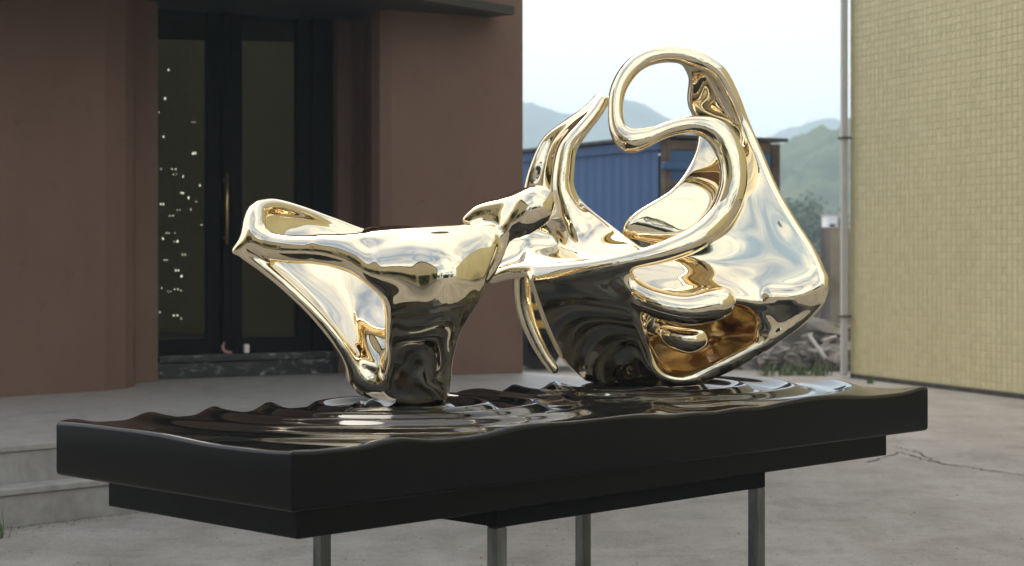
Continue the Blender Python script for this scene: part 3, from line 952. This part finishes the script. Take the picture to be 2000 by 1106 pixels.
# prong
Bm.tube([(1020, 535, 0, 18), (1022, 590, 14, 17), (1036, 640, 18, 15), (1060, 690, 20, 12), (1082, 721, 22, 11)], 0.016)
sculpt_r = Bm.build('gold_sculpture', M['gold'])
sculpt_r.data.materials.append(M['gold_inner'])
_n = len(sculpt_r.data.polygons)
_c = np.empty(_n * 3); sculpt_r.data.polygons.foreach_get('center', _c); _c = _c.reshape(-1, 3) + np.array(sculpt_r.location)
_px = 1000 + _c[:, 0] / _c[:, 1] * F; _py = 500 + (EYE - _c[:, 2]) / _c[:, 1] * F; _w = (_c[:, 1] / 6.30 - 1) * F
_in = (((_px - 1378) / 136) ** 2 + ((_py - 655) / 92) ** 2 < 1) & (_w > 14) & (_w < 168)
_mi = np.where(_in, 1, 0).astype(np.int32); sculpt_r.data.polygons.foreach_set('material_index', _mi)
tag(sculpt_r, 'larger polished gold abstract sculpture with looping band and broad sail, right on the black table', 'sculpture', 'gold sculptures on the table')

# ------------------------------------------------------------------ blue container behind
ca = ground_at(1302, 713.5)
ca = at(1302, 500, 20.6); ca.z = 0
cl = at(1022, 500, 23.6); cl.z = 0
cr = at(1527, 500, 21.9); cr.z = 0
cu_ = (cl - ca).normalized()
cw_ = Vector((-cu_.y, cu_.x, 0))
if cw_.x < 0: cw_ = -cw_
cont = empty('shipping_container', ca)
tag(cont, 'long corrugated blue shipping container with a rusty open end, behind the right sculpture', 'container')
CH = 2.60; CLn = 12.0; CW = 1.62
def cpt(a, c, z): return cu_ * a + cw_ * c + Vector((0, 0, z))
# corrugated long side
v, f = [], []
nc = 56; per = (CLn - 0.4) / nc
prof = []
for i in range(nc):
    x = 0.2 + i * per
    prof += [(x, 0.0), (x + per * .3, 0.0), (x + per * .5, 0.0045), (x + per * .8, 0.0045)]
prof.append((CLn - .2, 0.0))
for (x, d) in prof:
    v += [cpt(x, d + 0.02, 0.2), cpt(x, d + 0.02, CH - 0.12)]
f = [(2 * i, 2 * i + 1, 2 * i + 3, 2 * i + 2) for i in range(len(prof) - 1)]
mesh_obj('corrugated_side', v, f, M['blue'], cont)
def cbox(name, a0, a1, c0, c1, z0, z1, mat, par=cont, bevel=0.0):
    p = [cpt(a0, c0, 0), cpt(a1, c0, 0), cpt(a1, c1, 0), cpt(a0, c1, 0)]
    return MB().prism(p, z0, z1).build(name, mat, par, bevel=bevel)
cbox('top_rail', 0.12, CLn, -0.01, 0.10, CH - 0.12, CH, M['blue'], bevel=0.01)
cbox('bottom_rail', 0.12, CLn, -0.01, 0.10, 0.05, 0.2, M['blue'], bevel=0.01)
cbox('corner_post', 0.0, 0.118, -0.012, 0.06, 0.0, CH + 0.01, M['rust'], bevel=0.012)
cbox('corner_post', 0.0, 0.118, CW - 0.13, CW, 0.0, CH - 0.02, M['rust'], bevel=0.012)
cbox('header', 0.004, 0.11, 0.062, CW - 0.132, CH - 0.13, CH - 0.01, M['rust'], bevel=0.01)
cbox('upper_panel', 0.02, 0.09, 0.064, CW - 0.132, 2.122, CH - 0.132, M['blue'])
cbox('cross_rail', 0.01, 0.11, 0.062, CW - 0.132, 2.06, 2.12, M['rust'])
cbox('lower_panel', 0.03, 0.1, 0.064, CW - 0.134, 0.1, 2.058, M['rust'])
cbox('lock_bracket', -0.06, 0.02, -0.06, 0.30, 2.24, 2.33, M['blue'], bevel=0.015)
cbox('roof_sheet', -0.05, CLn, -0.06, CW + 0.08, CH + 0.012, CH + 0.05, M['tarp'])
cbox('back_side', 0.12, CLn, CW - 0.06, CW - 0.01, 0.0, CH - .03, M['blue'])
for i, (zz_, r_) in enumerate(((1.72, 0.05), (1.60, 0.045))):
    cbox('tail_lamp', -0.05, 0.0, CW - 0.10, CW - 0.02, zz_, zz_ + 0.09, M['redpaint'], bevel=0.015)

# yellow-barred trailer in front of the container, seen through the gap beside the hanging prong
tr_p = at(1048, 500, 19.6); tr_p.z = 0
trl = empty('flat_trailer', tr_p, 0.25)
tag(trl, 'dark trailer with two yellow bars glimpsed through the gap beside the hanging prong', 'trailer')
MB().box((-0.42, 0.05, 0.42), (1.6, 0.9, 0.86)).build('trailer_bed', M['rubber'], trl, bevel=0.01)
MB().box((-0.45, 0.0, 0.66), (1.6, 0.048, 0.73)).build('yellow_bar', M['yellow'], trl, bevel=0.006)
MB().box((-0.45, 0.0, 0.46), (1.6, 0.048, 0.54)).build('yellow_bar', M['yellow'], trl, bevel=0.006)
for x in (0.05, 0.95):
    wh = MB().tube([Vector((x, 0.08, 0.27)), Vector((x, 0.32, 0.27))], 0.27, 20).build('wheel', M['rubber'], trl)
    MB().tube([Vector((x, 0.07, 0.27)), Vector((x, 0.09, 0.27))], 0.14, 16).build('rim', M['dark_steel'], wh)

# ------------------------------------------------------------------ ruin, kerb and rubble between container and yellow wall
rp0 = at(1629, 500, 20.5); rp0.z = 0
o = MB().box((-0.10, -0.1, 0), (0.16, 0.14, 1.58)).build('concrete_pillar', M['old_wall'], bevel=0.012); o.location = rp0; o.rotation_euler = (0, 0, 0.3)
tag(o, 'grey weathered concrete pillar standing beside the white corner pipe', 'pillar')
o = MB().box((-1.6, 0, 0), (0.5, 0.18, 0.85)).build('ruined_wall', M['old_wall'], bevel=0.02); o.location = at(1640, 500, 21.3); o.location.z = 0; o.rotation_euler = (0, 0, 0.2)
tag(o, 'low ruined grey cement wall behind the rubble heap', 'wall')
def chunk_mesh(seed, flat=0.5):
    rr = random.Random(seed)
    bm = bmesh.new(); bmesh.ops.create_cube(bm, size=1)
    bmesh.ops.subdivide_edges(bm, edges=list(bm.edges), cuts=1)
    for vv in bm.verts:
        vv.co = Vector((vv.co.x * (1 + rr.uniform(-.3, .3)), vv.co.y * (1 + rr.uniform(-.3, .3)), vv.co.z * flat * (1 + rr.uniform(-.35, .35))))
    me = bpy.data.meshes.new('concrete_chunk'); bm.to_mesh(me); bm.free(); return me
cm = [chunk_mesh(i, 0.25 + 0.12 * (i % 4)) for i in range(6)]
for me in cm: me.materials.append(M['rubble'])
pale = chunk_mesh(99, 0.4); pale.materials.append(M['rubble_pale'])
def place_chunk(px, py, Y, sc, me, label, grp='concrete chunks in the rubble heap'):
    p = at(px, py, Y); p.z = max(p.z, 0.04)
    o = bpy.data.objects.new('concrete_chunk', me); C.objects.link(o)
    o.location = p; o.scale = (sc, sc * random.uniform(.6, 1), sc * random.uniform(.6, 1))
    o.rotation_euler = (random.uniform(-.5, .5), random.uniform(-.5, .5), random.uniform(0, 6))
    tag(o, label, 'rubble', grp)
place_chunk(1622, 640, 20.2, 0.42, pale, 'biggest pale lump of plaster on top of the rubble heap')
place_chunk(1600, 650, 20.3, 0.22, pale, 'pale broken slab leaning left of the biggest plaster lump')
place_chunk(1617, 664, 19.8, 0.13, pale, 'small pale block low on the rubble heap front')
place_chunk(1578, 655, 19.9, 0.12, pale, 'small pale block at the upper left of the rubble heap')
for i in range(64):
    px = random.uniform(1490, 1650); top = 700 - (px - 1480) * 0.34
    py = random.uniform(top, 706); 
    place_chunk(px, py, 19.6 + (706 - py) / 90 + random.uniform(-.2, .2), random.uniform(0.12, 0.34), cm[i % 6], 'dark grey broken concrete chunk ' + ('low' if py > 680 else 'high') + ' in the rubble heap, ' + ('under the gold sculpture' if px < 1540 else 'before the ruined wall' if px < 1600 else 'against the white corner pipe'))
# heap body beneath the chunks
hv, hf = [], []
for i in range(22):
    for j in range(10):
        x = -1.2 + i * 0.11; y = -0.3 + j * 0.14
        z = max(0, (0.62 * math.exp(-((x - 0.75) / 0.7) ** 2) + 0.12) * math.exp(-((y - 0.5) / 0.42) ** 2) + random.uniform(-.05, .05)) - 0.02
        hv.append((x, y, z))
for i in range(21):
    for j in range(9):
        a = i * 10 + j; hf.append((a, a + 10, a + 11, a + 1))
o = mesh_obj('rubble_heap', hv, hf, M['rubble']); o.location = at(1590, 500, 20.0); o.location.z = 0
tag(o, 'loose grey rubble and dust between the container and the yellow wall', 'rubble', kind='stuff')
pole = MB().tube([at(1580, 655, 19.5), at(1612, 700, 19.3)], 0.022, 8).build('broken_pole', M['rubble_pale'])
tag(pole, 'thin pale broken pole leaning down across the front of the rubble heap', 'pole')
kb = MB()
ka, kc = ground_at(1440, 717), ground_at(1652, 722)
kd = (kc - ka).normalized(); kn = Vector((-kd.y, kd.x, 0))
o = MB().prism([ka - kd * 2, kc, kc + kn * .2, ka - kd * 2 + kn * .2], 0, 0.10).build('kerb', M['rubble_pale'], bevel=0.015); tag(o, kind='structure')

# ------------------------------------------------------------------ plants
def blade_mesh(n, h, spread, w, seed):
    rr = random.Random(seed); v, f = [], []
    for _ in range(n):
        a = rr.uniform(0, 6.28); x, y = rr.gauss(0, spread * .3), rr.gauss(0, spread * .3)
        L = h * rr.uniform(.5, 1); lean = rr.uniform(.15, .7) * L
        dx, dy = math.cos(a), math.sin(a); sx, sy = -dy * w, dx * w
        b0 = len(v)
        for k, t in enumerate((0, .4, .75, 1)):
            q = lean * t * t; wz = (1 - t * .92)
            v.append((x + dx * q - sx * wz, y + dy * q - sy * wz, L * t * (1 - .15 * t)))
            v.append((x + dx * q + sx * wz, y + dy * q + sy * wz, L * t * (1 - .15 * t)))
        f += [(b0 + 2 * k, b0 + 2 * k + 1, b0 + 2 * k + 3, b0 + 2 * k + 2) for k in range(3)]
    return v, f
def tuft(p, n, h, sp, w, seed, label, grp=None):
    v, f = blade_mesh(n, h, sp, w, seed)
    o = mesh_obj('grass_tuft', v, f, M['grass']); o.location = p
    tag(o, label, 'grass', grp); return o
tuft(ground_at(-6, 1050), 26, 0.17, 0.10, 0.003, 1, 'green grass tuft at the foot of the lowest step, far left')
tuft(ground_at(1704, 748) + Vector((-0.05, -0.1, 0)), 14, 0.15, 0.07, 0.006, 2, 'small weed sprouting at the foot of the yellow tiled wall')
for i, px in enumerate((1500, 1528, 1545, 1562, 1590, 1606)):
    tuft(ground_at(px, 733 + random.uniform(-2, 3)), 34, 0.14 + 0.1 * random.random(), 0.20, 0.006, 10 + i, ['weed tuft farthest left on the kerb, under the gold lip', 'second weed tuft from the left along the kerb', 'third weed tuft from the left along the kerb',
        'weed tuft at the middle of the kerb before the broken pole', 'weed tuft second nearest the yellow wall on the kerb', 'weed tuft on the kerb nearest the yellow wall'][i], 'weeds along the kerb')
def crown_mesh(name, n, rx, rz, leaf, seed, clumps=26):
    rr = np.random.default_rng(seed)
    cc = rr.normal(size=(clumps, 3)); cc /= np.linalg.norm(cc, axis=1)[:, None]; cc *= (rr.uniform(.35, 1, clumps) ** .6)[:, None] * np.array([rx, rx, rz])
    v, f = [], []
    for i in range(n):
        c_ = cc[rr.integers(clumps)] + rr.normal(size=3) * rx * .17
        a = rr.normal(size=3); a /= np.linalg.norm(a); b_ = np.cross(a, rr.normal(size=3)); b_ /= np.linalg.norm(b_)
        s = leaf * rr.uniform(.6, 1.3); k = len(v)
        v += [c_ - a * s, c_ + b_ * s * .5, c_ + a * s, c_ - b_ * s * .5]; f.append((k, k + 1, k + 2, k + 3))
    me = bpy.data.meshes.new(name); me.from_pydata([tuple(q) for q in v], [], f); me.update(); me.materials.append(M['leaf']); return me
crowns = [crown_mesh('crown', 2600, 2.0, 1.7, 0.16, s) for s in (1, 2)]
def tree(x, y, h, sc, k, label, grp):
    t = empty('leafy_tree', (x, y, 0)); tag(t, label, 'tree', grp)
    tk = MB().tube([(0, 0, 0), (0.05, 0.02, h * .5), (-.04, 0.05, h)], [0.16 * sc, 0.11 * sc, 0.05 * sc], 8)
    for q in range(5):
        a = q * 1.3; tk.tube([(0, 0.02, h * (.55 + .07 * q)), (math.cos(a) * sc, math.sin(a) * sc, h * (.85 + .06 * q))], [0.05 * sc, 0.02 * sc], 6)
    tk.build('trunk', M['bark'], t, smooth=True)
    o = bpy.data.objects.new('crown', crowns[k]); C.objects.link(o); o.parent = t; o.location = (0, 0, h); o.scale = (sc, sc, sc)
for i, (px, Y, h, sc) in enumerate(((1552, 118, 3.0, 1.15), (1578, 124, 2.5, 1.25), (1601, 116, 1.5, 0.9), (1530, 128, 3.2, 1.25))):
    p = at(px, 500, Y); tree(p.x, p.y, h, sc, i % 2, ['green tree right against the edge of the gold sail, beyond the rubble', 'round green tree between the gold sail and the pale house, beyond the rubble',
        'lowest green tree beside the pale house, beyond the rubble', 'green tree hidden mostly behind the gold sail, beyond the rubble'][i], 'trees beyond the rubble')
# pale houses far beyond
for i, (px, Y, w, h, lab) in enumerate(((1626, 108, 0.6, 3.7, 'narrow pale house far beyond the pillar'),)):
    p = at(px, 500, Y); hb = empty('far_house', (p.x, p.y, 0)); tag(hb, lab, 'house')
    MB().box((-w / 2, 0, 0), (w / 2, 2, h)).build('wall', M['white'], hb)
    MB().box((-w / 2 - .08, -.08, h + .002), (w / 2 + .08, 2.08, h + .12)).build('roof', M['old_wall'], hb)
    MB().box((-w * .3, -.03, h * .72), (w * .3, -.002, h * .86)).build('window', M['frame'], hb)

# ------------------------------------------------------------------ hills
def hill(name, ridge, Y, depth, seed, rough):
    rr = np.random.default_rng(seed)
    nx_, ny_ = 150, 46
    xs = np.array([p[0] for p in ridge]); ys = np.array([p[1] for p in ridge])
    px = np.linspace(xs[0], xs[-1], nx_); hy = np.interp(px, xs, ys)
    ker = np.ones(5) / 5; hy = np.convolve(np.pad(hy, 2, 'edge'), ker, 'valid')
    hh = (500 - hy) / F * Y + EYE
    v, f = [], []
    no = rr.normal(size=(nx_, ny_)); 
    for _ in range(1):
        no = (no + np.roll(no, 1, 0) + np.roll(no, 1, 1)) / 1.9
    for i in range(nx_):
        for j in range(ny_):
            t = j / (ny_ - 1)
            prof = math.sin(min(t / 0.75, 1) * math.pi / 2) if t < .75 else math.cos((t - .75) / .25 * math.pi / 2 * .999)
            z = hh[i] * prof + no[i, j] * rough * (0.2 + prof) * (0 if j in (0, ny_ - 1) else 1)
            yy = Y - depth * .75 + depth * t
            v.append(((px[i] - 1000) / F * Y * (0.75 + 0.25 * yy / Y), yy, max(z, -0.4) if j not in (0, ny_ - 1) else -0.4))
    for i in range(nx_ - 1):
        for j in range(ny_ - 1):
            a = i * ny_ + j; f.append((a, a + ny_, a + ny_ + 1, a + 1))
    o = mesh_obj(name, v, f, M['hill'], smooth=True); tag(o, kind='structure'); return o
hill('hill', [(-900, 420), (0, 330), (600, 260), (900, 225), (1022, 205), (1045, 204), (1066, 214), (1090, 240), (1120, 238), (1160, 212), (1200, 196), (1225, 202), (1260, 224), (1300, 246), (1360, 275), (1430, 305), (1520, 360), (1700, 470)], 900, 420, 1, 0.6)
hill('hill', [(1380, 360), (1440, 300), (1490, 276), (1540, 252), (1575, 242), (1612, 234), (1640, 248), (1700, 285), (1900, 360), (2400, 470)], 1000, 380, 2, 0.6)
hill('hill', [(1280, 460), (1400, 370), (1480, 308), (1525, 284), (1560, 278), (1590, 274), (1620, 264), (1650, 254), (1720, 225), (2000, 170), (2600, 200), (3200, 400)], 300, 180, 3, 0.7)

# ------------------------------------------------------------------ what the mirror metal sees behind the camera: yard, palms, trees, low dark shed
pal_me = None
def palm(x, y, h, rz, label):
    global pal_me
    t = empty('palm_tree', (x, y, 0), rz); tag(t, label, 'palm tree', 'palms across the yard')
    MB().tube([(0, 0, 0), (0.1, 0, h * .4), (0.05, 0.05, h * .75), (0, 0, h)], [0.22, 0.16, 0.13, 0.12], 9).build('trunk', M['bark'], t, smooth=True)
    if pal_me is None:
        v, f = [], []
        rr = random.Random(5)
        for q in range(17):
            a = q * 2.4; el = rr.uniform(-.1, 1.0); L = rr.uniform(2.2, 2.9)
            d = Vector((math.cos(a), math.sin(a), 0)); sd = Vector((-d.y, d.x, 0)); pr = None
            for k in range(15):
                s = k / 14
                c_ = d * (L * s * math.cos(el * (1 - s))) + Vector((0, 0, L * s * math.sin(el) * .9 - 1.7 * s * s))
                if pr is not None:
                    for sgn in (-1, 1):
                        ll = 0.75 * math.sin(math.pi * min(.95, .15 + s * .8))
                        tip = c_ + sd * sgn * ll + d * .25 - Vector((0, 0, ll * .45)); b0 = len(v)
                        v += [pr, c_, tip]; f.append((b0, b0 + 1, b0 + 2))
                pr = c_
        pal_me = bpy.data.meshes.new('crown'); pal_me.from_pydata([tuple(q) for q in v], [], f); pal_me.update(); pal_me.materials.append(M['palm'])
    o = bpy.data.objects.new('crown', pal_me); C.objects.link(o); o.parent = t; o.location = (0, 0, h)
for i, (x, y, h) in enumerate(((6, -28, 7.0), (11, -30, 8.2), (-4, -32, 6.4), (17, -26, 7.4))):
    palm(x, y, h, i * 1.3, ['medium palm across the yard behind the camera', 'tallest palm across the yard behind the camera', 'shortest palm across the yard behind the camera', 'palm nearest the yellow building, behind the camera'][i])
for i in range(12):
    tree(-30 + i * 5.2 + random.uniform(-1.5, 1.5), -36 + random.uniform(-4, 4), 2.2 + random.random() * 1.4, 1.2 + random.random() * .5, i % 2, 'bushy green tree in the row across the yard behind the camera', 'trees across the yard')
sh = empty('low_shed', (5, -24, 0)); tag(sh, 'low dark workshop shed across the yard behind the camera', 'shed')
MB().box((-5, -4, 0), (5, 0, 2.8)).build('wall', M['old_wall'], sh)
MB().box((-5.4, -4.3, 2.802), (5.4, 0.4, 3.0)).build('roof', M['tarp'], sh)
MB().box((-4.6, 0.002, 0.02), (4.2, 0.05, 2.5)).build('shutter', M['frame'], sh)
cb_ = empty('cream_building', (-6.6, -4.5, 0)); tag(cb_, 'cream rendered building beyond the left edge, mirrored in the gold', 'building')
M['cream'] = plain('cream_render', (0.50, 0.42, 0.29), 0.8, var=0.08, scale=1.5)
MB().box((-6, -12, 0), (0, 7.5, 8.4)).build('wall', M['cream'], cb_)
MB().box((-6.2, -12.2, 8.402), (0.25, 7.7, 8.65)).build('roof', M['canopy'], cb_)
MB().box((0.002, -1.2, 0.02), (0.06, 0.0, 2.3)).build('door', M['rust'], cb_)
for k, (yy, hh, sc_) in enumerate(((-9.0, 2.2, 0.8), (-2.6, 1.2, 0.55), (1.6, 2.6, 0.75))):
    tree(-5.6, yy, hh, sc_, k % 2, ['tall shrub against the cream wall, farthest behind the camera', 'low shrub against the cream wall beside its door', 'tall shrub against the cream wall, nearest the steps'][k], 'shrubs by the cream wall')
# climbing shrub against the yellow wall, outside the frame
pbx = y0_ + yd * 9.5 + yn * 0.6
tree(pbx.x, pbx.y, 1.4, 0.55, 1, 'small green shrub against the yellow wall beyond the right edge', 'shrubs by the yellow wall')

# small stones along the foot of the lowest step
sv, sf = [], []
for i in range(420):
    p = p_step + u_s * random.uniform(-0.5, 2.2) - n_s * abs(random.gauss(0, 0.07)); s = random.uniform(0.002, 0.007)
    b0 = len(sv); sv += [(p.x - s, p.y - s, 0), (p.x + s, p.y - s, 0), (p.x + s, p.y + s, 0), (p.x - s, p.y + s, 0), (p.x, p.y, s * 1.4)]
    sf += [(b0, b0 + 1, b0 + 4), (b0 + 1, b0 + 2, b0 + 4), (b0 + 2, b0 + 3, b0 + 4), (b0 + 3, b0, b0 + 4)]
for i in range(700):
    q = ground_at(random.uniform(-50, 2050), 1110 - 330 * random.random() ** 1.5)
    if (q - p_step).dot(n_s) > -0.02 and q.x < 0.5: continue
    s = random.choice((0.002, 0.0025, 0.003, 0.005)); b0 = len(sv)
    sv += [(q.x - s, q.y - s, 0), (q.x + s, q.y - s, 0), (q.x + s, q.y + s, 0), (q.x - s, q.y + s, 0), (q.x, q.y, s * 1.2)]
    sf += [(b0, b0 + 1, b0 + 4), (b0 + 1, b0 + 2, b0 + 4), (b0 + 2, b0 + 3, b0 + 4), (b0 + 3, b0, b0 + 4)]
o = mesh_obj('gravel', sv, sf, M['gravel']); tag(o, 'loose grit scattered over the yard and along the foot of the lowest marble step', 'gravel', kind='stuff')

# ------------------------------------------------------------------ haze
hz = MB().box((-1300, -1300, -1.0), (1300, 1300, 90)).build('haze', None)
m = bpy.data.materials.new('haze'); m.use_nodes = True
nn, ll = m.node_tree.nodes, m.node_tree.links
nn.remove(nn['Principled BSDF'])
pv_ = nn.new('ShaderNodeVolumePrincipled'); pv_.inputs['Density'].default_value = 0.0013
pv_.inputs['Color'].default_value = (0.66, 0.84, 1.0, 1)
ll.new(pv_.outputs[0], nn['Material Output'].inputs['Volume'])
hz.data.materials.append(m)
tag(hz, kind='stuff')
